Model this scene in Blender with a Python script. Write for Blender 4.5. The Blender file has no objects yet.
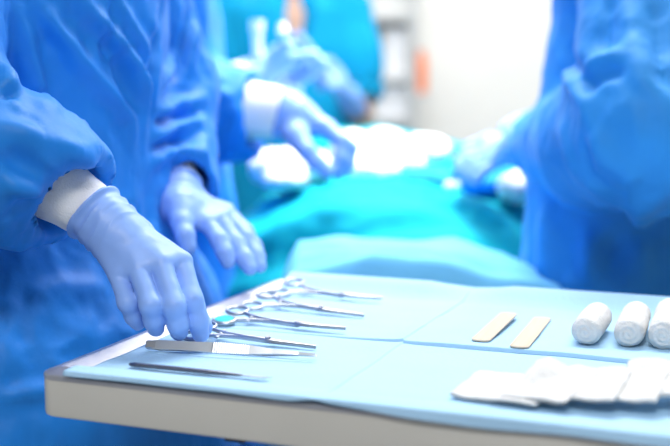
import bpy, math, random
import numpy as np
from mathutils import Vector, Matrix
from mathutils.bvhtree import BVHTree

random.seed(7)
rng = np.random.default_rng(7)
C = bpy.context.scene.collection
PI = math.pi

# ------------------------------------------------------------------ camera
FPX = 1168.0
CAMZ = 1.155
TH = math.atan(148.0 / FPX)
CAM = np.array([0.0, 0.0, CAMZ])
FW = np.array([0.0, math.cos(TH), -math.sin(TH)])
UP = np.array([0.0, math.sin(TH), math.cos(TH)])
RT = np.array([1.0, 0.0, 0.0])


def ray(px, py):
    return FW + RT * (px - 335.0) / FPX + UP * (223.0 - py) / FPX


def P(px, py, Y):
    d = ray(px, py)
    return CAM + d * (Y / d[1])


def PZ(px, py, z):
    d = ray(px, py)
    return CAM + d * ((z - CAMZ) / d[2])


# ------------------------------------------------------------------ materials
def mat(name, col, rough=0.6, metal=0.0, spec=0.5, bump=0.0, bscale=60.0, var=0.0, vscale=8.0,
        sheen=0.0, sss=0.0, coat=0.0, aniso=None, trans=0.0):
    m = bpy.data.materials.new(name)
    m.use_nodes = True
    nt = m.node_tree
    b = nt.nodes["Principled BSDF"]
    b.inputs["Base Color"].default_value = (*col, 1)
    b.inputs["Roughness"].default_value = rough
    b.inputs["Metallic"].default_value = metal
    b.inputs["Specular IOR Level"].default_value = spec
    if sheen:
        b.inputs["Sheen Weight"].default_value = sheen
        b.inputs["Sheen Roughness"].default_value = 0.5
    if sss:
        b.inputs["Subsurface Weight"].default_value = sss
        b.inputs["Subsurface Radius"].default_value = (0.01, 0.01, 0.012)
        b.inputs["Subsurface Scale"].default_value = 0.4
    if coat:
        b.inputs["Coat Weight"].default_value = coat
    tc = nt.nodes.new("ShaderNodeTexCoord")
    vec = tc.outputs["Object"]
    if aniso:
        mp = nt.nodes.new("ShaderNodeMapping")
        mp.inputs["Scale"].default_value = aniso
        nt.links.new(vec, mp.inputs["Vector"])
        vec = mp.outputs["Vector"]
    if var:
        n = nt.nodes.new("ShaderNodeTexNoise")
        n.inputs["Scale"].default_value = vscale
        n.inputs["Detail"].default_value = 4
        nt.links.new(vec, n.inputs["Vector"])
        r = nt.nodes.new("ShaderNodeValToRGB")
        r.color_ramp.elements[0].position = 0.3
        r.color_ramp.elements[1].position = 0.7
        r.color_ramp.elements[0].color = (*[c * (1 - var) for c in col], 1)
        r.color_ramp.elements[1].color = (*[min(1, c * (1 + var)) for c in col], 1)
        nt.links.new(n.outputs["Fac"], r.inputs["Fac"])
        nt.links.new(r.outputs["Color"], b.inputs["Base Color"])
    if bump:
        n2 = nt.nodes.new("ShaderNodeTexNoise")
        n2.inputs["Scale"].default_value = bscale
        n2.inputs["Detail"].default_value = 5
        nt.links.new(vec, n2.inputs["Vector"])
        bp = nt.nodes.new("ShaderNodeBump")
        bp.inputs["Strength"].default_value = bump
        bp.inputs["Distance"].default_value = 0.004
        nt.links.new(n2.outputs["Fac"], bp.inputs["Height"])
        nt.links.new(bp.outputs["Normal"], b.inputs["Normal"])
    return m


M = {
    'gown': mat('blue gown fabric', (0.010, 0.222, 0.72), 0.55, spec=0.35, bump=0.25, bscale=45, var=0.08, vscale=14, sheen=0.05),
    'gown_deep': mat('deep blue gown fabric', (0.004, 0.215, 0.74), 0.6, spec=0.3, bump=0.25, bscale=45, var=0.08, vscale=14, sheen=0.05),
    'gown_pale': mat('mid blue gown fabric', (0.025, 0.28, 0.74), 0.6, spec=0.3, bump=0.25, bscale=45, var=0.08, vscale=14, sheen=0.05),
    'glove': mat('periwinkle nitrile', (0.27, 0.45, 0.90), 0.42, spec=0.4, bump=0.05, bscale=150, var=0.03, vscale=30, sss=0.05),
    'knit': mat('white knit cuff', (0.90, 0.90, 0.90), 0.9, spec=0.2, bump=0.3, bscale=500),
    'scrub': mat('cyan scrub cotton', (0.003, 0.36, 0.62), 0.8, spec=0.2, bump=0.2, bscale=80, var=0.05),
    'skin': mat('skin', (0.62, 0.34, 0.22), 0.5, sss=0.2, var=0.06),
    'drape': mat('turquoise drape fabric', (0.0, 0.31, 0.385), 0.8, spec=0.12, bump=0.25, bscale=40, var=0.05),
    'sheet': mat('pale blue sheet', (0.15, 0.50, 0.80), 0.8, spec=0.25, bump=0.25, bscale=40, var=0.04),
    'towel': mat('royal blue towel', (0.01, 0.22, 0.75), 0.85, spec=0.2, bump=0.4, bscale=120, var=0.08),
    'paper': mat('pale blue crepe paper', (0.40, 0.64, 0.865), 0.8, spec=0.3, bump=0.18, bscale=220, var=0.025, vscale=10),
    'gauze': mat('white cotton gauze', (0.70, 0.70, 0.695), 0.95, spec=0.1, bump=0.5, bscale=420, sss=0.1),
    'wood': mat('pale birch wood', (0.62, 0.52, 0.405), 0.75, spec=0.3, bump=0.15, bscale=60, var=0.05, vscale=20, aniso=(1, 14, 14)),
    'steel': mat('surgical steel', (0.48, 0.50, 0.53), 0.33, metal=1.0, var=0.04, vscale=60),
    'steel_bright': mat('brushed steel', (0.66, 0.69, 0.72), 0.38, metal=0.9, var=0.04, vscale=60),
    'steel_dark': mat('dark steel', (0.26, 0.27, 0.33), 0.30, metal=1.0),
    'tray': mat('satin aluminium tray', (0.56, 0.56, 0.60), 0.32, metal=0.7, bump=0.03, bscale=40, var=0.03, aniso=(1, 20, 20)),
    'apron': mat('beige enamelled steel', (0.70, 0.68, 0.62), 0.42, metal=0.1, bump=0.03, bscale=20, var=0.03),
    'black': mat('black rubber', (0.03, 0.03, 0.035), 0.6),
    'teal': mat('teal plastic', (0.0, 0.55, 0.60), 0.35),
    'wall': mat('cream wall paint', (0.86, 0.845, 0.80), 0.8, spec=0.2, bump=0.05, bscale=90, var=0.01),
    'wall_side': mat('grey blue bounce-cutting wall', (0.46, 0.49, 0.53), 0.8, spec=0.2, bump=0.05, bscale=90, var=0.01),  # unseen side walls, tone darkened to cut bounced light and raise contrast
    'floor': mat('grey vinyl floor', (0.36, 0.38, 0.40), 0.4, bump=0.03, var=0.06, vscale=5),
    'ceil': mat('white ceiling', (0.85, 0.85, 0.85), 0.9),
    'cab': mat('light grey steel', (0.66, 0.67, 0.66), 0.4, metal=0.1, var=0.02),
    'cab_dark': mat('mid grey steel', (0.58, 0.58, 0.57), 0.45, metal=0.2, var=0.02),
    'box': mat('white carton', (0.9, 0.9, 0.92), 0.7, var=0.02),
    'orange': mat('orange plastic', (0.90, 0.25, 0.09), 0.4, var=0.03),
    'mattress': mat('black mattress', (0.04, 0.04, 0.05), 0.6, bump=0.1),
    'mask': mat('pale mask paper', (0.45, 0.70, 0.85), 0.8, bump=0.1),
}


# ------------------------------------------------------------------ object helpers
def link_mesh(name, V, Fc, m, parent=None, smooth=True, local=False):
    me = bpy.data.meshes.new(name)
    V = np.asarray(V, dtype=np.float64)
    if parent is not None and not local:
        r, off = parent, np.zeros(3)
        while r is not None:
            off += np.array(r.location)
            r = r.parent
        V = V - off
    me.from_pydata([tuple(v) for v in V.tolist()], [], [tuple(f) for f in (Fc.tolist() if hasattr(Fc, 'tolist') else Fc)])
    me.materials.append(m)
    if smooth:
        me.polygons.foreach_set('use_smooth', [True] * len(me.polygons))
    me.update()
    o = bpy.data.objects.new(name, me)
    C.objects.link(o)
    if parent is not None:
        o.parent = parent
    return o


def tag(o, label, cat, group=None, kind=None):
    o['label'] = label
    o['category'] = cat
    if group:
        o['group'] = group
    if kind:
        o['kind'] = kind
    return o


def thing(name, label, cat, loc, group=None, rotz=0.0):
    o = bpy.data.objects.new(name, None)
    o.empty_display_size = 0.05
    C.objects.link(o)
    o.location = tuple(float(c) for c in loc)
    o.rotation_euler = (0, 0, rotz)
    return tag(o, label, cat, group)


# ------------------------------------------------------------------ numpy noise
_perm = rng.permutation(256)
_perm = np.concatenate([_perm, _perm, _perm])
_grad = rng.normal(size=(256, 3))
_grad /= np.linalg.norm(_grad, axis=1)[:, None]


def noise(p):
    p = np.asarray(p, dtype=np.float64)
    i = np.floor(p).astype(int)
    f = p - i
    u = f * f * f * (f * (f * 6 - 15) + 10)
    i &= 255
    out = np.zeros(len(p))
    for dx in (0, 1):
        for dy in (0, 1):
            for dz in (0, 1):
                h = _perm[_perm[_perm[(i[:, 0] + dx)] + i[:, 1] + dy] + i[:, 2] + dz] & 255
                g = (_grad[h] * (f - np.array([dx, dy, dz]))).sum(1)
                w = (u[:, 0] if dx else 1 - u[:, 0]) * (u[:, 1] if dy else 1 - u[:, 1]) * (u[:, 2] if dz else 1 - u[:, 2])
                out += w * g
    return out * 1.6


def fbm(p, oct=3):
    s, a = 0, 1
    for k in range(oct):
        s = s + a * noise(p * 2 ** k + 17.3 * k)
        a *= 0.5
    return s


# ------------------------------------------------------------------ implicit modelling
def smin(a, b, k):
    if k <= 0:
        return np.minimum(a, b)
    h = np.maximum(k - np.abs(a - b), 0) / k
    return np.minimum(a, b) - h * h * k * 0.25


def seg_d(p, a, b, ra, rb):
    ab = b - a
    L2 = float(ab @ ab) + 1e-12
    t = np.clip(((p - a) @ ab) / L2, 0, 1)
    c = a + t[:, None] * ab
    return np.linalg.norm(p - c, axis=1) - (ra + (rb - ra) * t)


def chain(pts, rad, k=0.01):
    pts = [np.asarray(q, float) for q in pts]

    def f(p):
        d = None
        for i in range(len(pts) - 1):
            e = seg_d(p, pts[i], pts[i + 1], rad[i], rad[i + 1])
            d = e if d is None else smin(d, e, k)
        return d
    mr = max(rad)
    A = np.array(pts)
    return f, A.min(0) - mr, A.max(0) + mr


def ellipsoid(c, r, R=None):
    c = np.asarray(c, float)
    r = np.asarray(r, float)

    def f(p):
        q = p - c
        if R is not None:
            q = q @ R
        k0 = np.linalg.norm(q / r, axis=1)
        k1 = np.linalg.norm(q / (r * r), axis=1) + 1e-9
        return k0 * (k0 - 1) / k1
    m = r.max() if R is not None else r
    return f, c - m, c + m


def rbox(c, h, rad, R=None):
    c = np.asarray(c, float)
    h = np.asarray(h, float)

    def f(p):
        q = p - c
        if R is not None:
            q = q @ R
        q = np.abs(q) - (h - rad)
        return np.linalg.norm(np.maximum(q, 0), axis=1) + np.minimum(q.max(1), 0) - rad
    m = np.linalg.norm(h) if R is not None else h
    return f, c - m, c + m


def loft(c, Fd, Ld, table, lean=(0, 0)):
    """vertical elliptical loft: rows z, front radius, lateral radius"""
    T = np.array(table)
    z0, z1 = T[0, 0], T[-1, 0]
    Fd = np.asarray(Fd, float)
    Ld = np.asarray(Ld, float)

    def f(p):
        z = np.clip(p[:, 2], z0, z1)
        rf = np.interp(z, T[:, 0], T[:, 1])
        rl = np.interp(z, T[:, 0], T[:, 2])
        cx = c[0] + lean[0] * (z - z0)
        cy = c[1] + lean[1] * (z - z0)
        x = p[:, 0] - cx
        y = p[:, 1] - cy
        a = (x * Fd[0] + y * Fd[1]) / rf
        b = (x * Ld[0] + y * Ld[1]) / rl
        q = np.sqrt(a * a + b * b)
        d = (q - 1) * np.minimum(rf, rl)
        return np.maximum(np.maximum(d, z0 - p[:, 2]), p[:, 2] - z1)
    R = max(T[:, 1].max(), T[:, 2].max()) + 0.02
    lx = abs(lean[0]) * (z1 - z0)
    ly = abs(lean[1]) * (z1 - z0)
    return f, np.array([c[0] - R - lx, c[1] - R - ly, z0]), np.array([c[0] + R + lx, c[1] + R + ly, z1])


def cut(prim, planes=(), minus=()):
    f, lo, hi = prim

    def g(p):
        d = f(p)
        for pt, n in planes:
            d = np.maximum(d, (p - pt) @ n)
        for q in minus:
            d = np.maximum(d, -q[0](p))
        return d
    return g, lo, hi


class SDF:
    def __init__(self):
        self.items = []

    def add(self, prim, k=0.02):
        self.items.append((prim, k))
        return self

    def build(self, h, clip_lo=None, clip_hi=None, smooth=1, shell=0, floor=None):
        lo = np.min([it[0][1] for it in self.items], axis=0)
        hi = np.max([it[0][2] for it in self.items], axis=0)
        if clip_lo is not None:
            lo = np.maximum(lo, clip_lo)
        if clip_hi is not None:
            hi = np.minimum(hi, clip_hi)
        lo = lo - 3 * h
        hi = hi + 3 * h
        n = np.ceil((hi - lo) / h).astype(int) + 1
        D = np.full(tuple(n), 1.0, dtype=np.float64)
        ax = [lo[i] + h * np.arange(n[i]) for i in range(3)]
        for (f, blo, bhi), k in self.items:
            mg = k + 3 * h
            a = np.maximum(np.floor((blo - mg - lo) / h).astype(int), 0)
            b = np.minimum(np.ceil((bhi + mg - lo) / h).astype(int) + 1, n)
            if (b <= a).any():
                continue
            X, Y, Z = np.meshgrid(ax[0][a[0]:b[0]], ax[1][a[1]:b[1]], ax[2][a[2]:b[2]], indexing='ij')
            p = np.stack([X.ravel(), Y.ravel(), Z.ravel()], 1)
            d = f(p).reshape(X.shape)
            s = D[a[0]:b[0], a[1]:b[1], a[2]:b[2]]
            D[a[0]:b[0], a[1]:b[1], a[2]:b[2]] = smin(s, d, k)
        if shell:
            D = np.maximum(D, -(D + shell))
        if floor is not None:
            D = np.maximum(D, (floor - ax[2])[None, None, :])
        D[0] = D[-1] = 1.0
        D[:, 0] = D[:, -1] = 1.0
        D[:, :, 0] = D[:, :, -1] = 1.0
        V, Fc = nets(D, lo, h)
        for _ in range(smooth):
            V = lap(V, Fc, 0.5)
        return V, Fc


def nets(D, lo, h):
    n = np.array(D.shape)
    ins = D < 0
    cnt = np.zeros(tuple(n - 1), dtype=np.int8)
    for i in (0, 1):
        for j in (0, 1):
            for k in (0, 1):
                cnt += ins[i:n[0] - 1 + i, j:n[1] - 1 + j, k:n[2] - 1 + k]
    mask = (cnt > 0) & (cnt < 8)
    idx = np.argwhere(mask)
    acc = np.zeros((len(idx), 3))
    num = np.zeros(len(idx))
    corners = [(i, j, k) for i in (0, 1) for j in (0, 1) for k in (0, 1)]
    vals = {c: D[idx[:, 0] + c[0], idx[:, 1] + c[1], idx[:, 2] + c[2]] for c in corners}
    for c in corners:
        for axis in range(3):
            if c[axis] == 0:
                e = list(c)
                e[axis] = 1
                a, b = vals[c], vals[tuple(e)]
                x = (a < 0) != (b < 0)
                t = np.where(x, a / np.where(x, a - b, 1), 0)
                pos = np.tile(np.array(c, float), (len(idx), 1))
                pos[:, axis] += t
                acc += pos * x[:, None]
                num += x
    V = lo + h * (idx + acc / num[:, None])
    vid = -np.ones(tuple(n - 1), dtype=np.int64)
    vid[mask] = np.arange(len(idx))
    faces = []
    for axis in range(3):
        a = [slice(None)] * 3
        b = [slice(None)] * 3
        a[axis] = slice(0, n[axis] - 1)
        b[axis] = slice(1, n[axis])
        s0, s1 = ins[tuple(a)], ins[tuple(b)]
        e = np.argwhere(s0 != s1)
        o1, o2 = (axis + 1) % 3, (axis + 2) % 3
        ok = (e[:, o1] > 0) & (e[:, o2] > 0) & (e[:, o1] < n[o1] - 1) & (e[:, o2] < n[o2] - 1)
        e = e[ok]

        def cell(d1, d2):
            q = e.copy()
            q[:, o1] -= d1
            q[:, o2] -= d2
            return vid[q[:, 0], q[:, 1], q[:, 2]]
        q = np.stack([cell(1, 1), cell(0, 1), cell(0, 0), cell(1, 0)], 1)
        flip = ~s0[e[:, 0], e[:, 1], e[:, 2]]
        q[flip] = q[flip][:, ::-1]
        faces.append(q)
    return V, np.concatenate(faces)


def lap(V, Fc, w):
    S = np.zeros_like(V)
    N = np.zeros(len(V))
    for i in range(4):
        a, b = Fc[:, i], Fc[:, (i + 1) % 4]
        for q in range(3):
            S[:, q] += np.bincount(a, V[b, q], len(V)) + np.bincount(b, V[a, q], len(V))
        N += np.bincount(a, minlength=len(V)) + np.bincount(b, minlength=len(V))
    return V * (1 - w) + w * S / np.maximum(N, 1)[:, None]


def normals(V, Fc):
    fn = np.cross(V[Fc[:, 2]] - V[Fc[:, 0]], V[Fc[:, 3]] - V[Fc[:, 1]])
    N = np.zeros_like(V)
    for i in range(4):
        for q in range(3):
            N[:, q] += np.bincount(Fc[:, i], fn[:, q], len(V))
    return N / (np.linalg.norm(N, axis=1)[:, None] + 1e-12)


def folds(V, Fc, strokes, passes=1):
    """raise or sink cloth folds along lines lying on the surface.
    stroke = (points [(px,py)...] seen on the surface, width m, height m)"""
    N = normals(V, Fc)
    bvh = BVHTree.FromPolygons([tuple(v) for v in V.tolist()], [tuple(f) for f in Fc.tolist()])
    disp = np.zeros(len(V))
    for pts, w, a in strokes:
        W = []
        for q in pts:
            if len(q) == 3:
                W.append(np.array(q, float))
                continue
            hit = bvh.ray_cast(Vector(CAM), Vector(ray(*q)).normalized())
            if hit[0] is not None:
                W.append(np.array(hit[0]))
        if len(W) < 2:
            continue
        Ls = [np.linalg.norm(W[i + 1] - W[i]) for i in range(len(W) - 1)]
        tot = sum(Ls)
        lo = np.min(W, axis=0) - 4 * w
        hi = np.max(W, axis=0) + 4 * w
        sel = np.nonzero(((V > lo) & (V < hi)).all(1))[0]
        if len(sel) == 0:
            continue
        p = V[sel]
        best = np.full(len(sel), 1e9)
        bt = np.zeros(len(sel))
        run = 0
        for i in range(len(W) - 1):
            ab = W[i + 1] - W[i]
            t = np.clip(((p - W[i]) @ ab) / (ab @ ab + 1e-12), 0, 1)
            dd = np.linalg.norm(p - (W[i] + t[:, None] * ab), axis=1)
            m = dd < best
            best[m] = dd[m]
            bt[m] = (run + t[m] * Ls[i]) / tot
            run += Ls[i]
        wob = 1 + 0.35 * noise(p * 28)
        x = best / (w * wob)
        prof = np.exp(-x * x) - 0.42 * np.exp(-(x / 2.1) ** 2)
        tap = np.clip(np.minimum(bt, 1 - bt) / 0.22 + 0.12, 0, 1)
        disp[sel] += 1.3 * a * prof * tap
    return V + N * disp[:, None]


def crumple(V, Fc, scale, amp, stretch=(1, 1, 1), ridge=0.5, seed=0.0):
    N = normals(V, Fc)
    q = V * scale * np.array(stretch) + seed
    w = np.stack([noise(q * 0.6 + 5), noise(q * 0.6 + 31), noise(q * 0.6 + 77)], 1)
    q = q + 0.7 * w
    a = noise(q)
    b = 1 - 2 * np.abs(noise(q * 1.9 + 9))
    return V + N * (amp * ((1 - ridge) * a + ridge * 0.6 * b))[:, None]


# ------------------------------------------------------------------ plain mesh helpers
class MB:
    def __init__(self):
        self.V = []
        self.F = []

    def put(self, V, F):
        n = len(self.V)
        self.V += [tuple(float(c) for c in v) for v in V]
        self.F += [tuple(i + n for i in f) for f in F]
        return self

    def box(self, lo, hi, bev=0.0):
        x0, y0, z0 = lo
        x1, y1, z1 = hi
        if bev <= 0:
            V = [(x, y, z) for x in (x0, x1) for y in (y0, y1) for z in (z0, z1)]
            F = [(0, 1, 3, 2), (4, 6, 7, 5), (0, 4, 5, 1), (2, 3, 7, 6), (0, 2, 6, 4), (1, 5, 7, 3)]
            return self.put(V, F)
        b = bev
        rings = []
        for z, s in ((z0, b), (z0 + b, 0), (z1 - b, 0), (z1, b)):
            r = []
            for cx, cy, sx, sy in ((x0, y0, 1, 1), (x1, y0, -1, 1), (x1, y1, -1, -1), (x0, y1, 1, -1)):
                k = b + s
                p1 = (cx + sx * s, cy + sy * k, z)
                p2 = (cx + sx * k, cy + sy * s, z)
                r += [p1, p2] if sx * sy > 0 else [p2, p1]
            rings.append(r)
        V = [p for r in rings for p in r]
        F = []
        for i in range(3):
            for j in range(8):
                F.append((i * 8 + j, i * 8 + (j + 1) % 8, (i + 1) * 8 + (j + 1) % 8, (i + 1) * 8 + j))
        F.append(tuple(reversed(range(8))))
        F.append(tuple(range(24, 32)))
        return self.put(V, F)

    def sweep(self, path, ra, rb, seg=10, up=(0, 0, 1), closed=False):
        """elliptical tube; ra = half width across, rb = half height along up"""
        Pn = [np.array(p, float) for p in path]
        n = len(Pn)
        ra = list(ra) if hasattr(ra, '__len__') else [ra] * n
        rb = list(rb) if hasattr(rb, '__len__') else [rb] * n
        up = np.array(up, float)
        V = []
        for i in range(n):
            if closed:
                t = Pn[(i + 1) % n] - Pn[i - 1]
            else:
                t = Pn[min(i + 1, n - 1)] - Pn[max(i - 1, 0)]
            t /= np.linalg.norm(t)
            s = np.cross(t, up)
            s /= np.linalg.norm(s) + 1e-9
            u = np.cross(s, t)
            for j in range(seg):
                a = 2 * PI * j / seg
                V.append(Pn[i] + s * ra[i] * math.cos(a) + u * rb[i] * math.sin(a))
        F = []
        m = n if closed else n - 1
        for i in range(m):
            k = (i + 1) % n
            for j in range(seg):
                F.append((i * seg + j, i * seg + (j + 1) % seg, k * seg + (j + 1) % seg, k * seg + j))
        if not closed:
            F.append(tuple(reversed(range(seg))))
            F.append(tuple(range((n - 1) * seg, n * seg)))
        return self.put(V, F)

    def cyl(self, a, b, r, seg=20, r2=None):
        a = np.array(a, float)
        b = np.array(b, float)
        t = b - a
        up = (0, 0, 1) if abs(t[2]) < 0.9 * np.linalg.norm(t) else (0, 1, 0)
        return self.sweep([a, b], [r, r2 or r], [r, r2 or r], seg, up)

    def build(self, name, m, parent=None, smooth=True, local=False, edge=35):
        o = link_mesh(name, self.V, self.F, m, parent, smooth, local)
        if smooth:
            o.data.set_sharp_from_angle(angle=math.radians(edge))
        return o


def struct(name, mb, m):
    o = mb.build(name, m, smooth=False)
    o['kind'] = 'structure'
    return o


# ================================================================== THE ROOM
struct('floor', MB().box((-3, -2.5, -0.05), (3.2, 5.4, 0)), M['floor'])
struct('wall_back', MB().box((-3, 5.3, 0), (3.2, 5.4, 2.8)), M['wall'])
struct('wall_left', MB().box((-3.1, -2.5, 0), (-3, 5.4, 2.8)), M['wall_side'])
struct('wall_right', MB().box((3.2, -2.5, 0), (3.3, 5.4, 2.8)), M['wall_side'])
struct('ceiling', MB().box((-3.1, -2.5, 2.8), (3.3, 5.4, 2.9)), M['ceil'])

# ================================================================== THE INSTRUMENT TABLE
ZT = 0.90
O = PZ(36, 368.5, ZT)
FARC = PZ(275, 276.5, ZT)
Ld = (FARC - O) / np.linalg.norm(FARC - O)          # along the left edge, away from the camera
DEPTH = float(np.linalg.norm(FARC - O))
Ed = np.array([Ld[1], -Ld[0], 0.0])                  # along the front edge, to the right
WID = 1.02


def T(u, v, z=0.0):
    return O + Ed * u + Ld * v + np.array([0, 0, z])


def uv(p):
    q = np.asarray(p) - O
    return float(q @ Ed), float(q @ Ld)


def rloop(ins, z, R, n=8):
    r = max(R - ins, 0.002)
    out = []
    for cx, cy, a0 in ((WID - ins - r, DEPTH - ins - r, 0), (ins + r, DEPTH - ins - r, 90), (ins + r, ins + r, 180), (WID - ins - r, ins + r, 270)):
        for i in range(n + 1):
            a = math.radians(a0 + 90 * i / n)
            out.append(T(cx + r * math.cos(a), cy + r * math.sin(a), z))
    return out


def loops(L, cap0=True, cap1=True):
    n = len(L[0])
    V = [p for l in L for p in l]
    F = []
    for i in range(len(L) - 1):
        for j in range(n):
            F.append((i * n + j, i * n + (j + 1) % n, (i + 1) * n + (j + 1) % n, (i + 1) * n + j))
    if cap0:
        F.append(tuple(reversed(range(n))))
    if cap1:
        F.append(tuple(range((len(L) - 1) * n, len(L) * n)))
    return V, F


FLOORZ = -0.0075
ctr = T(WID / 2, DEPTH / 2)
tab = thing('instrument_table', 'beige metal instrument table with raised rim under the blue paper cover', 'table', (ctr[0], ctr[1], 0))
mb = MB().put(*loops([rloop(0.0, -0.009, 0.016), rloop(0, -0.0055, 0.016), rloop(0.001, -0.0042, 0.016), rloop(0.003, -0.0034, 0.016),
                      rloop(0.015, 0.0, 0.016), rloop(0.0175, -0.0006, 0.016), rloop(0.033, -0.0085, 0.016), rloop(0.036, -0.0095, 0.016)]))
mb.build('tray_top', M['tray'], tab, edge=25)
mb = MB().put(*loops([rloop(0.012, -0.0430, 0.016), rloop(0.004, -0.0430, 0.016), rloop(0.0012, -0.0415, 0.016), rloop(0.0004, -0.039, 0.016), rloop(0.0004, -0.009, 0.016)]))
mb.build('apron', M['apron'], tab, edge=25)
lu = uv(PZ(297, 405, ZT))[0]


def tbox(u0, u1, v0, v1, z0, z1):
    V = [T(u, v, z) for u in (u0, u1) for v in (v0, v1) for z in (z0, z1)]
    return V, [(0, 1, 3, 2), (4, 6, 7, 5), (0, 4, 5, 1), (2, 3, 7, 6), (0, 2, 6, 4), (1, 5, 7, 3)]


for u0 in (lu + 0.013, WID - 0.25):
    for v0 in (0.012, DEPTH - 0.06):
        MB().put(*tbox(u0, u0 + 0.05, v0, v0 + 0.045, -ZT, -0.0430)).build('leg', M['apron'], tab)
bp = uv(PZ(233, 432, ZT - 0.04))
MB().put(*tbox(bp[0] - 0.008, bp[0] + 0.010, bp[1] + 0.0, bp[1] + 0.02, -0.0485, -0.0430)).build('bolt', M['black'], tab)

# paper cover with its fold creases
uc = uv(PZ(327, 400, ZT))[0]
uc2 = uv(PZ(470, 286, ZT))[0]
vc = uv(PZ(400, 344, ZT + FLOORZ))[1]
vc2 = uv(PZ(660, 369, ZT + FLOORZ))[1]
print('crease', uc, uc2, vc, vc2, 'depth', DEPTH, 'leg', lu)
UC = (uc + uc2) / 2
VC = (vc + vc2) / 2
PU0, PU1 = 0.030, WID + 0.01


def paper_z(u, v):
    e = FLOORZ + 0.0004 + 0.0 * u
    z = e.copy()
    ss = lambda x: np.clip(x, 0, 1) ** 2 * (3 - 2 * np.clip(x, 0, 1))
    z += (0.0012 - e) * (1 - ss((v - 0.012) / 0.035))
    z += (0.0022 - e) * ss((v - DEPTH + 0.062) / 0.045)
    z += (0.0012 - e) * ss((u - WID + 0.05) / 0.04)
    # panels bow up a little between creases
    inn = ss(v / 0.06) * ss((DEPTH - v) / 0.05)
    pu = np.mod(u - UC, 0.29) / 0.29
    z += inn * 0.0012 * (np.sin(PI * pu) ** 0.6) * (0.6 + 0.4 * np.sin(9 * u + 3))
    # step along the length crease: the far panel stands proud and drops towards the near one
    dv = v - (VC + 0.0006 * np.sin(u * 11))
    amp = 0.0042 * (0.25 + 0.75 * ss((u - 0.13) / 0.22))
    z += amp * np.where(dv > 0, np.exp(-np.maximum(dv, 0) / 0.08) * ss(dv / 0.0014), 0)
    z -= 0.0004 * np.exp(-(dv / 0.004) ** 2)
    du = u - (UC + 0.001 * np.sin(v * 14))
    z += inn * 0.0026 * np.exp(-np.abs(du) / 0.012) * np.where(du < 0, 1, 0.3)
    # soft ripple
    q = np.stack([u * 16, v * 22, np.zeros_like(u) + 3.3], 1)
    z += inn * 0.0009 * (noise(q) + 1)
    # puffed far hem that dips at the crease
    z += 0.0075 * np.exp(-((v - DEPTH + 0.016) / 0.022) ** 2) * np.clip(np.abs(u - UC) / 0.05, 0, 1)
    return z


nu, nv = 300, 190
vs = np.concatenate([np.linspace(-0.012, 0, 8)[:-1], np.linspace(0, DEPTH + 0.004, nv), VC + np.linspace(-0.004, 0.006, 27)])
vs.sort()
us = np.sort(np.concatenate([np.linspace(PU0, PU1, nu), UC + np.linspace(-0.007, 0.007, 21)]))
nu = len(us)
U, Vv = np.meshgrid(us, vs, indexing='ij')
u_, v_ = U.ravel(), Vv.ravel()
z_ = paper_z(u_, np.maximum(v_, 0.0))
hang = np.clip(-v_, 0, 1) / 0.012
hl = 0.0035 + 0.006 * np.clip((u_ - UC) / 0.25, 0, 1.3) + 0.002 * np.sin(u_ * 21) * (u_ > UC) + 0.0015 * noise(np.stack([u_ * 14, u_ * 0, u_ * 0], 1))
hl *= 1 - 0.6 * np.exp(-((u_ - UC) / 0.012) ** 2)
vv = np.where(v_ < 0, -0.0022 - 0.0015 * hang * (1 + np.sin(u_ * 40) * 0.4), v_ - 0.0022 * np.exp(-v_ / 0.004))
z_ = np.where(v_ < 0, z_ - hang * np.maximum(hl, 0.001), z_)
uu = u_ + 0.0015 * noise(np.stack([u_ * 0 + 1, v_ * 18, u_ * 0], 1)) * np.exp(-(u_ - PU0) / 0.02)
V = O[None] + Ed[None] * uu[:, None] + Ld[None] * vv[:, None]
V[:, 2] = ZT + z_
n2 = len(vs)
Fq = [(i * n2 + j, (i + 1) * n2 + j, (i + 1) * n2 + j + 1, i * n2 + j + 1) for i in range(nu - 1) for j in range(n2 - 1)]
pap = link_mesh('paper_cover', V, Fq, M['paper'])
tag(pap, 'pale blue creased paper cover spread over the instrument table', 'table cover')
sol = pap.modifiers.new('thick', 'SOLIDIFY')
sol.thickness = 0.0004
sol.offset = 1


def paper_at(p):
    u, v = uv(p)
    return ZT + float(paper_z(np.array([u]), np.array([v]))[0]) + 0.0010


def onpaper(px, py):
    z = ZT + FLOORZ
    for _ in range(4):
        q = PZ(px, py, z)
        z = paper_at(q)
    return PZ(px, py, z)


# ================================================================== INSTRUMENTS
def arc(c, r, a0, a1, n=10, sy=1.0):
    return [(c[0] + r * math.cos(math.radians(a0 + (a1 - a0) * i / n)), c[1] + sy * r * math.sin(math.radians(a0 + (a1 - a0) * i / n)), c[2]) for i in range(n + 1)]


def place(root, a, b, L):
    """lay a tool of local length L along a->b on the paper"""
    d = b - a
    root.location = tuple(a)
    flat = math.hypot(d[0], d[1])
    root.rotation_euler = (0, -math.atan2(d[2], flat), math.atan2(d[1], d[0]))
    s = np.linalg.norm(d) / L
    return s


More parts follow.
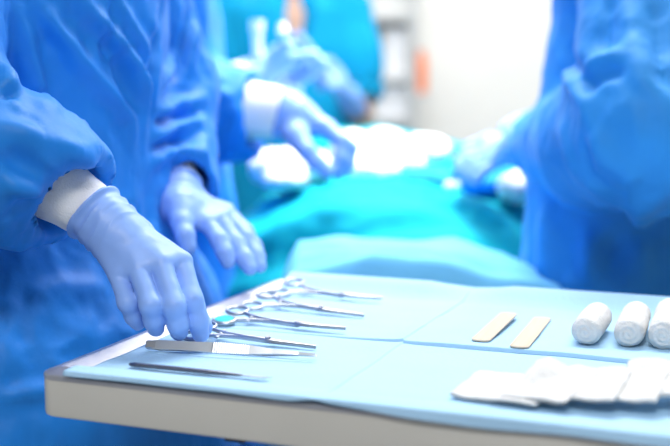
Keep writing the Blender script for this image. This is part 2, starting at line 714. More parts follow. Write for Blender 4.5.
def hemostat(label, ring_mid, tip, spread=0.0165, curve=0.0, insert=None, ringr=0.0108, roll=10, open_=0.0):
    a = onpaper(*ring_mid)
    b = onpaper(*tip)
    L = float(np.linalg.norm(b - a))
    r = thing('hemostat', label, 'surgical clamp', a, 'ring handled clamps on the paper cover')
    place(r, a, b, L)
    piv = L * 0.60
    cr, sr = math.cos(math.radians(roll)), math.sin(math.radians(roll))

    def tilt(mb):
        mb.V = [(x, y * cr, z + y * sr + (spread + ringr * .9) * sr * max(0, 1 - x / L)) for x, y, z in mb.V]
        return mb
    for s in (-1, 1):
        z = 0.0028 + 0.0006 * s
        m = MB()
        ring = [(ringr * 1.12 * math.cos(2 * PI * i / 28), s * spread + ringr * 0.92 * math.sin(2 * PI * i / 28), z) for i in range(28)]
        m.sweep(ring, 0.0019, 0.0021, 10, closed=True)
        xs = np.linspace(ringr * 0.95, L, 16)
        pts, wa, wb = [], [], []
        for x in xs:
            if x < piv:
                t = (x - ringr) / (piv - ringr)
                y = s * ((spread - 0.004) * (1 - t) ** 3.6 + 0.0)
                w = 0.0021 + 0.0018 * t ** 3
            else:
                t = (x - piv) / (L - piv)
                y = -s * (0.0012 * (1 - t) + open_ * t) + curve * t * t
                w = 0.0036 * (1 - t) + 0.0011
            pts.append((x, y, z + (0.0015 if curve and x > piv else 0)))
            wa.append(w)
            wb.append(0.0021 if x < piv else 0.0022 * (1 - 0.45 * (x - piv) / (L - piv)))
        m.sweep(pts, wa, wb, 10)
        arm = tilt(m).build('arm', M['steel'], r, local=True, edge=60)
        k = MB().sweep([(ringr * 2.3, s * 0.0085, z), (ringr * 2.3, s * -0.001, z)], 0.0022, 0.0012, 8)
        tilt(k).build('ratchet', M['steel'], arm, local=True)
    tilt(MB().cyl((piv, 0, 0.001), (piv, 0, 0.0068), 0.0028, 16)).build('pivot_screw', M['steel_dark'], r, local=True)
    if insert:
        n = 24
        Vv_ = []
        for zz in (0.0012, 0.0042):
            Vv_ += [(ringr * 0.98 * math.cos(2 * PI * i / n), -spread + ringr * 0.80 * math.sin(2 * PI * i / n), zz) for i in range(n)]
        Ff = [(i, (i + 1) % n, n + (i + 1) % n, n + i) for i in range(n)] + [tuple(reversed(range(n))), tuple(range(n, 2 * n))]
        o = tilt(MB().put(Vv_, Ff)).build('ring_insert', M['teal'], r, local=True)
        o['label'] = 'teal plastic insert in the finger ring'
    return r


hemostat('curved steel clamp nearest the far edge of the paper, farthest from the camera', (287, 293.5), (380, 303.5), 0.017, curve=0.006)
hemostat('straight steel clamp lying second from the far edge of the paper', (260, 306.5), (364, 318), 0.0165)
hemostat('steel clamp with a teal insert in one finger ring', (231, 321.5), (344, 334), 0.013, curve=0.004, insert=True)
hemostat('steel clamp with its finger rings under the gloved index fingertip', (199, 337), (316, 350), 0.011)

# tissue forceps lying on its side
a = onpaper(148.5, 350.5)
b = onpaper(316, 361)
L = float(np.linalg.norm(b - a))
r = thing('tissue_forceps', 'flat steel tissue forceps with ridged grips under the gloved fingertips', 'forceps', a)
place(r, a, b, L)


def rollx(V, a=math.radians(-27), zc=0.0062):
    return [(x, y * math.cos(a) - (z - zc) * math.sin(a), max(0.0004, zc - 0.0006 + y * math.sin(a) + (z - zc) * math.cos(a))) for x, y, z in V]


for s in (-1, 1):
    n = 150
    V, F = [], []
    for i in range(n + 1):
        t = i / n
        x = L * t
        y = s * (0.0012 + 0.0075 * math.sin(PI * min(t / 0.9, 1)) ** 0.8 * (0.55 if s < 0 else 1.0) + 0.0022 * max(0, t - 0.75) * 4 * (1 if s > 0 else 0.6))
        hgt = np.interp(t, [0, 0.06, 0.25, 0.45, 0.6, 0.78, 1.0], [0.0034, 0.0045, 0.0043, 0.0050, 0.0044, 0.0020, 0.0009])
        th = 0.0008
        rid = 0.00022 if (0.40 < t < 0.62 and i % 2) else 0
        zc = 0.0062
        V += [(x, y - th - (rid if s < 0 else 0), zc - hgt), (x, y + th + (rid if s > 0 else 0), zc - hgt), (x, y + th + (rid if s > 0 else 0), zc + hgt), (x, y - th - (rid if s < 0 else 0), zc + hgt)]
    V = rollx(V)
    for i in range(n):
        for j in range(4):
            F.append((i * 4 + j, i * 4 + (j + 1) % 4, (i + 1) * 4 + (j + 1) % 4, (i + 1) * 4 + j))
    F += [(3, 2, 1, 0), tuple(n * 4 + j for j in range(4))]
    MB().put(V, F).build('arm', M['steel_bright'], r, local=True, edge=20)
hb = MB().box((-0.002, -0.003, 0.0022), (0.012, 0.003, 0.0102), 0.001)
hb.V = rollx(hb.V)
hb.build('heel', M['steel'], r, local=True)

# scalpel
a = onpaper(130, 367)
b = onpaper(272, 381)
L = float(np.linalg.norm(b - a))
r = thing('scalpel', 'thin steel scalpel lying nearest the front edge of the paper', 'scalpel', a)
place(r, a, b, L)
xs = np.linspace(0, L * 0.80, 24)
MB().sweep([(x, 0, 0.0026) for x in xs], [np.interp(x / L, [0, .03, .3, .55, .7, .8], [.0022, .0036, .0032, .0038, .0028, .0020]) for x in xs],
           [np.interp(x / L, [0, .03, .6, .8], [.0014, .0022, .0022, .0012]) for x in xs], 8).build('handle', M['steel_dark'], r, local=True, edge=50)
V = []
bl = [(L * .79, -.0020), (L * .86, -.0030), (L * .93, -.0030), (L, 0.0012), (L * .96, .0022), (L * .79, .0020)]
for z in (0.0022, 0.0030):
    V += [(x, y, z) for x, y in bl]
n = len(bl)
MB().put(V, [(i, (i + 1) % n, n + (i + 1) % n, n + i) for i in range(n)] + [tuple(reversed(range(n))), tuple(range(n, 2 * n))]).build('blade', M['steel'], r, local=True)

# ================================================================== TONGUE DEPRESSORS
def depressor(p0, p1, label):
    a = onpaper(*p0)
    b = onpaper(*p1)
    L = float(np.linalg.norm(b - a))
    r = 0.0093
    mb = MB()
    out = []
    for cx, a0 in ((L - 0.006, -90), (0.006, 90)):
        for i in range(13):
            t = math.radians(a0 + 180 * i / 12)
            out.append((cx + 0.006 * math.cos(t), r * math.sin(t)))
    n = len(out)
    V = []
    for z, s in ((0.0, 0.96), (0.0003, 1), (0.0014, 1), (0.0017, 0.96)):
        V += [((x - L / 2) * (1 - (1 - s) * 0.1) + L / 2, y * s, z) for x, y in out]
    F = []
    for i in range(3):
        F += [(i * n + j, i * n + (j + 1) % n, (i + 1) * n + (j + 1) % n, (i + 1) * n + j) for j in range(n)]
    F += [tuple(reversed(range(n))), tuple(range(3 * n, 4 * n))]
    o = MB().put(V, F).build('tongue_depressor', M['wood'], None)
    place(o, a, b, L)
    o.location.z += max(0, max(paper_at(a + (b - a) * t) - (a + (b - a) * t)[2] for t in np.linspace(0, 1, 15)))
    return tag(o, label, 'tongue depressor', 'wooden tongue depressors on the paper cover')


depressor((479.5, 345.8), (509.5, 317.5), 'pale wooden tongue depressor on the blue paper, the one nearer the clamps')
depressor((518.5, 348.3), (543, 318.5), 'pale wooden tongue depressor on the blue paper, the one nearer the gauze rolls')

# ================================================================== GAUZE ROLLS
def gauze_roll(p0, p1, rad, label, sd):
    a = onpaper(*p0)
    b = onpaper(*p1)
    d = (b - a)
    d[2] = 0
    L = float(np.linalg.norm(d))
    ax = d / L
    base = (a + b) / 2
    zc = max(paper_at(a), paper_at(b), paper_at(base)) + rad * 0.93
    c = np.array([base[0], base[1], zc])
    sid = np.array([-ax[1], ax[0], 0])

    def f(p):
        q = p - c
        x = q @ ax
        y = q @ sid
        z = q[:, 2]
        rr = np.sqrt(y * y + z * z)
        an = np.arctan2(z, y)
        rl = rad * (1 + 0.035 * np.sin(2 * an + sd) + 0.02 * np.sin(x * 90 + sd))
        sp = 0.0012 * np.sin(2 * PI * rr / 0.0048 + an) * np.clip(1 - rr / rad, 0, 1) ** 0.5
        dome = 0.004 * (rr / rad) ** 2
        e = np.stack([rr - rl + 0.006, np.abs(x) - L / 2 + 0.006 + sp + dome], 1)
        return np.linalg.norm(np.maximum(e, 0), axis=1) + np.minimum(e.max(1), 0) - 0.006
    R = L / 2 + rad
    s = SDF().add((f, c - R, c + R), 0)
    V, Fc = s.build(0.0013)
    V = crumple(V, Fc, 70, 0.0011, (1, 1, 1), 0.6, sd)
    pu, pv = (V - O) @ Ed, (V - O) @ Ld
    V[:, 2] = np.maximum(V[:, 2], ZT + paper_z(pu, pv) + 0.0007)
    o = link_mesh('gauze_roll', V - c, Fc, M['gauze'])
    o.location = tuple(c)
    return tag(o, label, 'gauze roll', 'gauze rolls on the paper cover')


gauze_roll((584.5, 346), (599, 328), 0.0140, 'white gauze roll standing apart, nearest the wooden tongue depressors', 1.0)
gauze_roll((628, 348), (636.5, 327), 0.0143, 'white gauze roll in the middle of the three', 2.3)
gauze_roll((662.5, 350), (670, 326), 0.0146, 'white gauze roll cut off by the right edge of the photo', 4.1)

# ================================================================== FOLDED GAUZE PADS
def gauze_pad(px, py, hw, hd, th, rz, tilt, lift, label, sd, zoff=0.0):
    p = onpaper(px, py)
    zb = p[2]
    c = np.array([p[0], p[1], zb + th + zoff])
    nx, ny = 44, 34
    V = []
    ca, sa = math.cos(rz), math.sin(rz)
    grid = {}
    F = []
    layers = 5
    # outline rings of a thick folded pad: top sheet, layered rim, bottom sheet
    def pt(s, t, w):                                      # s,t in -1..1, w in -1..1
        se = s * hw
        te = t * hd
        n = noise(np.array([[se * 38 + sd, te * 38, sd * 3.1]]))[0]
        n2 = noise(np.array([[se * 90 + sd, te * 90 + 3, sd]]))[0]
        z = w * th * (1.0 + 0.5 * t) + 0.0018 * n + 0.0007 * n2 + 0.0028 * (t + 1) * (1 if zoff else 0.4)
        z += lift * max(0, 1 - abs(s + 0.62) * 1.25 - (1 - t) * 0.55)
        te *= 1 - 0.16 * s * s * (t > 0) * t
        z += tilt * (s + 1) * hw
        z = max(z, -th * 1.0 + 0.0003 + 0.0006 * (w + 1)) if zoff == 0 else z
        x = se * ca - te * sa
        y = se * sa + te * ca
        q = c + Ed * x + Ld * y
        return (q[0], q[1], c[2] + z)
    sides = [(-1, 0), (1, 0), (0, -1), (0, 1)]
    idx = {}

    def gv(i, j, w):
        key = (i, j, w)
        if key not in idx:
            s = -1 + 2 * i / nx
            t = -1 + 2 * j / ny
            sh = 1.0
            if 0 < w < layers - 1:
                sh = 1.0 + (0.028 if w % 2 else -0.012)
            elif w in (0, layers - 1):
                sh = 0.99
            ee = max(abs(s), abs(t))
            wv = 1 + 0.05 * noise(np.array([[s * 2.2 + sd, t * 2.2, w * 0.4 + sd]]))[0] * ee
            V.append(pt(s * sh * wv, t * sh * wv, -1 + 2 * w / (layers - 1)))
            idx[key] = len(V) - 1
        return idx[key]
    for i in range(nx):
        for j in range(ny):
            F.append((gv(i, j, layers - 1), gv(i + 1, j, layers - 1), gv(i + 1, j + 1, layers - 1), gv(i, j + 1, layers - 1)))
            F.append((gv(i, j, 0), gv(i, j + 1, 0), gv(i + 1, j + 1, 0), gv(i + 1, j, 0)))
    for w in range(layers - 1):
        for i in range(nx):
            F.append((gv(i, 0, w), gv(i + 1, 0, w), gv(i + 1, 0, w + 1), gv(i, 0, w + 1)))
            F.append((gv(i + 1, ny, w), gv(i, ny, w), gv(i, ny, w + 1), gv(i + 1, ny, w + 1)))
        for j in range(ny):
            F.append((gv(0, j + 1, w), gv(0, j, w), gv(0, j, w + 1), gv(0, j + 1, w + 1)))
            F.append((gv(nx, j, w), gv(nx, j + 1, w), gv(nx, j + 1, w + 1), gv(nx, j, w + 1)))
    o = link_mesh('gauze_pad', np.array(V) - c, F, M['gauze'])
    o.location = tuple(c)
    return tag(o, label, 'gauze pad', 'folded gauze pads at the front of the table')


gauze_pad(507, 394, 0.036, 0.033, 0.0026, -0.14, 0.02, 0.0, 'flat white gauze pad at the left end of the row of pads', 1.7)
gauze_pad(551, 398, 0.027, 0.036, 0.0026, -0.22, 0.05, 0.010, 'white gauze pad with one corner standing up', 3.9, 0.0035)
gauze_pad(588, 401, 0.028, 0.033, 0.0028, -0.10, 0.07, 0.002, 'white gauze pad right of the one with a raised corner', 5.2, 0.0050)
gauze_pad(626, 403, 0.028, 0.031, 0.0028, -0.04, 0.06, 0.002, 'white gauze pad second from the right edge of the photo', 8.3, 0.0065)
gauze_pad(672, 402, 0.036, 0.033, 0.0032, 0.05, 0.03, 0.004, 'white gauze pad cut off by the right edge of the photo', 9.6, 0.0095)


# ================================================================== PEOPLE
def unit(v):
    v = np.asarray(v, float)
    return v / np.linalg.norm(v)


def make_glove(parent, fore, wrist, fingers, thumb, res=0.0017, s=1.0, wrad=0.025, cuffrad=0.034, wrinkle=0.0012, name='glove'):
    S = SDF()
    fr = [1.0, 1.04, 1.0, 0.88]
    mean = np.mean([f[0] for f in fingers], axis=0)
    for i, f in enumerate(fingers):
        q = fr[i] * s
        base = wrist + 0.30 * (f[0] - mean) + 0.10 * (mean - wrist)
        S.add(chain([base, f[0]], [0.0165 * s, 0.0116 * q]), 0.014 * s)
    S.add(chain([fore, wrist + 0.55 * (fore - wrist), wrist, wrist + 0.25 * (mean - wrist)], [cuffrad, cuffrad * 0.93, wrad, 0.021 * s], 0.012), 0.014)
    # thenar mass and thumb
    S.add(chain(thumb[:2], [0.0185 * s, 0.0135 * s]), 0.016 * s)
    S.add(chain(thumb[1:], [0.0130 * s] + [0.0118 * s, 0.0098 * s][:len(thumb) - 2], 0.004), 0.004)
    for i, f in enumerate(fingers):
        q = fr[i] * s
        rr = [0.0106 * q, 0.0101 * q, 0.0094 * q, 0.0084 * q][:len(f)]
        S.add(chain(f, rr, 0.006), 0.0012)
    n = unit(fore - wrist)
    S.items = [((lambda p, g=g: np.maximum(g(p), (p - fore) @ n), lo, hi), k) for (g, lo, hi), k in S.items]
    V, Fc = S.build(res, smooth=1)
    N = normals(V, Fc)
    t = (V - wrist) @ n
    Lf = np.linalg.norm(fore - wrist)
    m = np.clip((t + 0.02) / 0.03, 0, 1)
    w = noise(V * 26) * 1.6
    amp = wrinkle * m * (0.5 + noise(V * 30 + 8))
    d = 1.7 * amp * (1 - 2 * np.abs(np.sin(t / 0.0115 * PI + w)) ** 0.8)
    d += 0.0028 * np.exp(-((t - Lf + 0.003) / 0.0035) ** 2)          # rolled bead
    d += 0.0006 * noise(V * 70)
    V = V + N * d[:, None]
    return link_mesh(name, V, Fc, M['glove'], parent)


def make_cuff(parent, a, b, ra, rb):
    n = unit(b - a)
    prim = chain([a, b], [ra, rb])
    prim = cut(prim, [(a, -n), (b, n)])
    V, Fc = SDF().add(prim, 0).build(0.0022)
    V = crumple(V, Fc, 45, 0.0012, ridge=0.3)
    return link_mesh('knit_cuff', V, Fc, M['knit'], parent)


def sleeve(pts, rad, wall=0.005, k=0.04, face=0.0):
    pts = [np.asarray(p, float) for p in pts]
    ax = unit(pts[-1] - pts[-2])
    n = unit(ax + face * np.array([0, -1.0, 0]))
    f = chain(pts[:-1] + [pts[-1] + 0.05 * ax], rad, k)
    a = pts[-1] + 0.8 * (pts[-2] - pts[-1])
    ra = rad[-1] + 0.8 * (rad[-2] - rad[-1])
    inner = chain([a, pts[-1], pts[-1] + 0.09 * ax], [ra - wall - 0.004, rad[-1] - wall, rad[-1] - wall])
    return cut(f, [(pts[-1], n)], [inner])


def make_body(parent, c, Fd, L_, arms, zs=1.40, res=0.009, lean=(0, 0), headtilt=(0, 0)):
    """continuous figure: legs, trunk, arms to the wrist, neck and head"""
    c = np.asarray(c, float)
    F3 = np.array([Fd[0], Fd[1], 0.0])
    L3 = np.array([L_[0], L_[1], 0.0])
    k = zs / 1.40
    S = SDF()
    S.add(loft(c, Fd, L_, [(0.80 * k, .10, .155), (0.95 * k, .105, .15), (1.08 * k, .095, .13), (1.25 * k, .11, .155), (1.36 * k, .085, .15), (1.43 * k, .05, .07)]), 0.04)
    c0 = np.array([c[0], c[1], 0])
    for s in (-1, 1):
        hip = c0 + s * 0.085 * L3 + np.array([0, 0, 0.86 * k])
        kn = c0 + s * 0.09 * L3 + 0.02 * F3 + np.array([0, 0, 0.47 * k])
        an = c0 + s * 0.10 * L3 - 0.02 * F3 + np.array([0, 0, 0.075])
        S.add(chain([hip, kn, an], [0.082, 0.056, 0.040], 0.02), 0.05)
        S.add(chain([an - 0.03 * F3 + np.array([0, 0, -0.035]), an + 0.15 * F3 + np.array([0, 0, -0.044])], [0.04, 0.031]), 0.03)
    for pts in arms:
        S.add(chain(pts, [0.052, 0.038] + [0.022] * (len(pts) - 3) + [0.021], 0.02), 0.04)
    nb = c0 + np.array([0, 0, 1.40 * k])
    hd = nb + 0.035 * F3 + np.array([headtilt[0], headtilt[1], 0.22])
    S.add(chain([nb - np.array([0, 0, 0.03]), hd - np.array([0, 0, 0.05])], [0.056, 0.052]), 0.03)
    R = np.stack([F3, L3, np.array([0, 0, 1.0])], 1)
    S.add(ellipsoid(hd, (0.098, 0.078, 0.118), R), 0.02)
    S.add(ellipsoid(hd + 0.05 * F3 - np.array([0, 0, 0.065]), (0.045, 0.05, 0.045), R), 0.03)
    S.add(chain([hd + 0.092 * F3 + np.array([0, 0, 0.015]), hd + 0.112 * F3 - np.array([0, 0, 0.022])], [0.009, 0.014]), 0.012)
    for s in (-1, 1):
        S.add(ellipsoid(hd + s * 0.078 * L3 - np.array([0, 0, 0.01]), (0.02, 0.01, 0.032), R), 0.006)
    V, Fc = S.build(res)
    o = link_mesh('body', V, Fc, M['skin'], parent)
    # cap and mask
    S = SDF().add(cut(ellipsoid(hd + np.array([0, 0, 0.004]), (0.108, 0.088, 0.128), R), [(hd + np.array([0, 0, 0.025]), np.array([0, 0, -1.0]) + 0.15 * F3)]), 0)
    V, Fc = S.build(0.007)
    link_mesh('surgical_cap', crumple(V, Fc, 25, 0.003), Fc, M['gown'], parent)
    S = SDF().add(cut(ellipsoid(hd + 0.035 * F3 - np.array([0, 0, 0.055]), (0.092, 0.066, 0.062), R), [(hd + 0.045 * F3, -F3)]), 0)
    V, Fc = S.build(0.006)
    link_mesh('face_mask', V, Fc, M['mask'], parent)
    return o


# ---------------------------------------------------------------- the scrub nurse at the table (left)
Fa = Ed[:2]
La = Ld[:2]
midE = T(0, 0.335)
ca = midE[:2] - 0.235 * Fa
nurse = thing('person', 'person in blue gown leaning to the table, gloved hand picking up an instrument', 'person', (ca[0], ca[1], 0))
c3 = np.array([ca[0], ca[1], 0.0])
F3, L3 = np.append(Fa, 0), np.append(La, 0)
# right hand
rw = P(110, 227, 1.132)
rfore = P(92, 210, 1.140)
relb = P(-85, 108, 1.13)
rsh = c3 - 0.185 * L3 + np.array([0, 0, 1.37])
RF = [
    [P(181, 262, 1.112), P(192, 300, 1.088), P(198, 321, 1.090), P(200.5, 334, 1.095)],       # index
    [P(161, 264, 1.098), P(174, 306, 1.072), P(178, 324, 1.078), P(179, 332, 1.086)],       # middle
    [P(138, 269, 1.094), P(151, 305, 1.070), P(154.5, 320, 1.078), P(155.5, 328, 1.086)],       # ring
    [P(118, 275, 1.098), P(128, 303, 1.080), P(134, 316, 1.088), P(138, 323, 1.092)],         # little
]
RTh = [P(138, 240, 1.145), P(172, 272, 1.150), P(192, 306, 1.135), P(203, 327, 1.118)]
make_glove(nurse, rfore, rw, RF, RTh, res=0.0013, s=1.0, wrad=0.0245, cuffrad=0.0285, wrinkle=0.0016)
rhem = P(72, 199, 1.142)
make_cuff(nurse, P(22, 166, 1.142), P(96, 214, 1.140), 0.038, 0.0278)
# left hand
lw = P(179, 206, 1.428)
lfore = P(173, 190, 1.462)
lelb = P(160, 92, 1.62)
lsh = c3 + 0.185 * L3 + np.array([0, 0, 1.37])
LF = [
    [P(208, 224, 1.395), P(219, 240, 1.375), P(225, 253, 1.365), P(228, 262, 1.36)],
    [P(219, 219, 1.410), P(236, 244, 1.385), P(245, 259, 1.37), P(250, 268, 1.362)],
    [P(226, 215, 1.430), P(246, 238, 1.405), P(256, 255, 1.39), P(260, 266, 1.38)],
    [P(227, 211, 1.450), P(246, 231, 1.43), P(255, 246, 1.415), P(260, 257, 1.405)],
]
LTh = [P(180, 207, 1.405), P(182, 223, 1.380), P(185, 236, 1.365), P(188, 246, 1.36)]
make_glove(nurse, lfore, lw, LF, LTh, res=0.0016, s=1.0, wrad=0.0285, cuffrad=0.034)
make_cuff(nurse, P(165, 150, 1.54), P(173, 192, 1.457), 0.037, 0.0325)
lhem = P(174, 191, 1.472)
make_body(nurse, ca, Fa, La, [[rsh, relb, P(22, 166, 1.142), P(80, 203, 1.141), rw], [lsh, lelb, P(167, 152, 1.53), lw]])
S = SDF()
S.add(loft(ca, Fa, La, [(0.32, .25, .31), (0.6, .215, .285), (0.80, .215, .285), (0.88, .198, .265), (0.93, .168, .23), (0.99, .142, .20), (1.25, .14, .195), (1.36, .12, .19), (1.42, .085, .13), (1.45, .07, .09)]), 0.03)
S.add(sleeve([rsh, relb, P(-5, 162, 1.115), P(36, 176, 1.13), rhem], [0.085, 0.078, 0.066, 0.056, 0.046], face=0.6), 0.035)
S.add(sleeve([lsh, lelb, lhem], [0.078, 0.070, 0.049], face=0.45), 0.035)
V, Fc = S.build(0.005, smooth=2)
V = crumple(V, Fc, 6, 0.012, (1.2, 1.2, 0.8), 0.25, 3)
V = crumple(V, Fc, 11, 0.0058, (1.1, 1.1, 0.75), 0.85, 5)
V = crumple(V, Fc, 27, 0.0026, (1.2, 1.2, 0.8), 0.7, 11)
st = [
    ([(30, -5), (79, 58), (130, 120), (133, 160)], 0.012, 0.013),
    ([(78, -5), (117, 41), (137, 65), (147, 103), (144, 140)], 0.012, 0.014),
    ([(12, -5), (26, 34), (38, 86), (48, 120)], 0.012, 0.012),
    ([(118, 0), (135, 30), (150, 60)], 0.010, 0.010),
    ([(100, 25), (120, 70), (128, 100)], 0.012, -0.010),
    ([(160, -5), (158, 40), (152, 80), (148, 120)], 0.012, -0.012),
    ([(65, 126), (117, 119)], 0.006, 0.004),
    ([(0, 60), (10, 78), (14, 92)], 0.010, 0.012), ([(0, 96), (16, 92)], 0.008, -0.010),
    ([(0, 122), (40, 140), (70, 150), (100, 158)], 0.014, 0.010),
    ([(0, 150), (30, 170), (45, 178)], 0.013, -0.010),
    ([(0, 180), (20, 186), (42, 192)], 0.012, 0.009),
    ([(5, 225), (20, 205), (36, 200)], 0.010, -0.008),
    ([(60, 140), (85, 162), (105, 176)], 0.008, 0.005),
    ([(180, -5), (176, 30), (170, 60), (160, 85)], 0.011, 0.013),
    ([(196, 20), (190, 50), (178, 80)], 0.013, 0.012),
    ([(186, 40), (180, 65), (168, 84)], 0.009, -0.011),
    ([(158, 112), (178, 104), (205, 96)], 0.010, 0.013), ([(155, 122), (178, 116), (206, 108)], 0.008, -0.010),
    ([(152, 138), (172, 126), (204, 122)], 0.011, 0.013), ([(150, 150), (176, 140), (200, 138)], 0.009, -0.009),
    ([(150, 165), (168, 150), (196, 150)], 0.011, 0.010), ([(205, 130), (202, 155), (206, 175)], 0.012, 0.010),
    ([(20, 300), (60, 285), (110, 290)], 0.014, 0.006), ([(0, 398), (30, 392), (62, 384)], 0.010, 0.006),
    ([(10, 330), (30, 345), (90, 340)], 0.02, -0.006),
]
V = folds(V, Fc, st)
V = lap(V, Fc, 0.3)
link_mesh('gown', V, Fc, M['gown'], nurse)

# ---------------------------------------------------------------- the surgeon behind the nurse
cb = np.array([-0.365, 2.12])
Fb, Lb = unit([0.9, 0.35]), unit([-0.35, 0.9])
surg = thing('person', 'surgeon in deep blue gown behind the nurse, two gloved hands over the patient', 'person', (cb[0], cb[1], 0))
c3 = np.array([cb[0], cb[1], 0.0])
F3, L3 = np.append(Fb, 0), np.append(Lb, 0)
bw = P(296, 118, 1.93)
bfo = P(278, 113, 1.93)
bel = P(170, 88, 1.98)
bsh = c3 - 0.19 * L3 + np.array([0, 0, 1.38])
BF = [
    [P(326, 127, 1.91), P(343, 141, 1.89), P(341, 158, 1.88), P(334, 171, 1.875)],
    [P(329, 129, 1.93), P(350, 147, 1.92), P(346, 164, 1.91), P(338, 175, 1.90)],
    [P(329, 131, 1.95), P(351, 148, 1.95), P(349, 163, 1.95), P(343, 173, 1.945)],
    [P(326, 133, 1.97), P(346, 148, 1.975), P(347, 160, 1.975), P(344, 169, 1.97)],
]
BT = [P(296, 136, 1.89), P(306, 150, 1.87), P(316, 162, 1.865), P(327, 172, 1.865)]
make_glove(surg, bfo, bw, BF, BT, res=0.003, s=1.15, wrad=0.034, cuffrad=0.043)
make_cuff(surg, P(238, 109, 1.94), P(282, 114, 1.93), 0.050, 0.043)
bhem = P(256, 114, 1.935)
b2w = P(262, 72, 2.36)
b2fo = P(247, 80, 2.35)
b2el = P(178, 108, 2.33)
b2sh = c3 + 0.19 * L3 + np.array([0, 0, 1.38])
B2F = [
    [P(296, 56, 2.36), P(314, 55, 2.35), P(323, 63, 2.35), P(318, 70, 2.35)],
    [P(294, 60, 2.38), P(312, 64, 2.38), P(316, 71, 2.38), P(310, 75, 2.38)],
    [P(290, 65, 2.40), P(306, 70, 2.40), P(308, 77, 2.40), P(302, 80, 2.40)],
    [P(284, 69, 2.42), P(298, 75, 2.42), P(299, 81, 2.42), P(293, 83, 2.42)],
]
B2T = [P(268, 62, 2.35), P(278, 50, 2.34), P(284, 46, 2.34), P(292, 45, 2.34)]
make_glove(surg, b2fo, b2w, B2F, B2T, res=0.0032, s=1.02, wrad=0.030, cuffrad=0.038)
make_cuff(surg, P(226, 88, 2.34), P(250, 79, 2.35), 0.044, 0.040)
make_body(surg, cb, Fb, Lb, [[bsh, bel, bw], [b2sh, b2el, b2w]], res=0.010)
S = SDF()
S.add(loft(cb, Fb, Lb, [(0.32, .19, .24), (0.6, .185, .24), (0.9, .175, .23), (1.05, .165, .22), (1.25, .155, .21), (1.37, .13, .205), (1.43, .085, .13), (1.46, .07, .09)]), 0.03)
S.add(sleeve([bsh, bel, P(222, 114, 1.95), bhem], [0.085, 0.078, 0.072, 0.060]), 0.03)
S.add(sleeve([b2sh, b2el, P(236, 84, 2.345)], [0.085, 0.07, 0.050]), 0.03)
V, Fc = S.build(0.008, smooth=2)
V = crumple(V, Fc, 8, 0.012, (1.4, 1.4, 0.6), 0.4, 21)
V = folds(V, Fc, [([(205, 88), (225, 96), (246, 92)], 0.012, 0.012), ([(212, 140), (226, 120), (244, 108)], 0.014, -0.012), ([(228, 180), (226, 230), (224, 270)], 0.02, 0.014)])
link_mesh('gown', V, Fc, M['gown_deep'], surg)

# ---------------------------------------------------------------- the gowned person on the right
cc = np.array([0.475, 1.79])
Fc_, Lc = unit([-0.75, 0.66]), unit([-0.66, -0.75])
asst = thing('person', 'person in blue gown on the right, seen from behind with elbow bent', 'person', (cc[0], cc[1], 0))
c3 = np.array([cc[0], cc[1], 0.0])
F3, L3 = np.append(Fc_, 0), np.append(Lc, 0)
csh = P(655, -95, 1.66)
cel = P(648, 134, 1.45)
cw = P(520, 146, 2.02)
cfo = P(533, 143, 1.98)
CF = [
    [P(486, 150, 2.10), P(468, 154, 2.12), P(459, 163, 2.12), P(457, 172, 2.12)],
    [P(488, 155, 2.08), P(470, 161, 2.10), P(463, 169, 2.10), P(461, 177, 2.10)],
    [P(491, 160, 2.06), P(476, 167, 2.07), P(470, 174, 2.07), P(468, 180, 2.07)],
    [P(495, 163, 2.04), P(484, 171, 2.04), P(478, 177, 2.04), P(475, 182, 2.04)],
]
CT = [P(508, 145, 2.07), P(488, 141, 2.13), P(472, 147, 2.14), P(461, 158, 2.14)]
make_glove(asst, cfo, cw, CF, CT, res=0.003, s=1.05, wrad=0.032, cuffrad=0.042)
make_cuff(asst, P(556, 142, 1.92), P(530, 143, 1.985), 0.050, 0.044)
c2sh = c3 - 0.19 * L3 + np.array([0, 0, 1.38])
c2el = P(600, 120, 2.20)
c2w = P(536, 128, 2.30)
C2F = [[P(515, 128, 2.33), P(502, 136, 2.33), P(496, 145, 2.33)], [P(513, 131, 2.35), P(500, 140, 2.35), P(495, 150, 2.35)],
       [P(514, 134, 2.37), P(503, 143, 2.37), P(498, 152, 2.37)], [P(517, 137, 2.39), P(507, 146, 2.39), P(502, 153, 2.39)]]
C2T = [P(530, 126, 2.30), P(518, 122, 2.29), P(507, 128, 2.29), P(500, 138, 2.29)]
make_glove(asst, P(549, 125, 2.29), c2w, C2F, C2T, res=0.0034, s=1.02, wrad=0.030, cuffrad=0.040)
make_cuff(asst, P(575, 120, 2.26), P(547, 125, 2.29), 0.045, 0.041)
make_body(asst, cc, Fc_, Lc, [[csh, cel, cw], [c2sh, c2el, c2w]], res=0.010)
S = SDF()
S.add(loft(cc, Fc_, Lc, [(0.32, .185, .235), (0.6, .18, .23), (0.85, .172, .218), (0.98, .165, .205), (1.1, .15, .19), (1.24, .125, .17), (1.37, .11, .18), (1.43, .085, .13), (1.46, .07, .09)]), 0.03)
S.add(sleeve([csh, cel, P(598, 143, 1.60), P(546, 143, 1.91)], [0.098, 0.090, 0.078, 0.060], k=0.05), 0.014)
S.add(sleeve([c2sh, c2el, P(563, 122, 2.275)], [0.085, 0.07, 0.053]), 0.03)
V, Fc = S.build(0.0065, smooth=2)
V = crumple(V, Fc, 8, 0.012, (1.4, 1.4, 0.7), 0.4, 41)
V = crumple(V, Fc, 7, 0.006, (1.0, 1.0, 0.9), 0.7, 45)
V = crumple(V, Fc, 22, 0.002, (1.2, 1.2, 0.8), 0.7, 47)
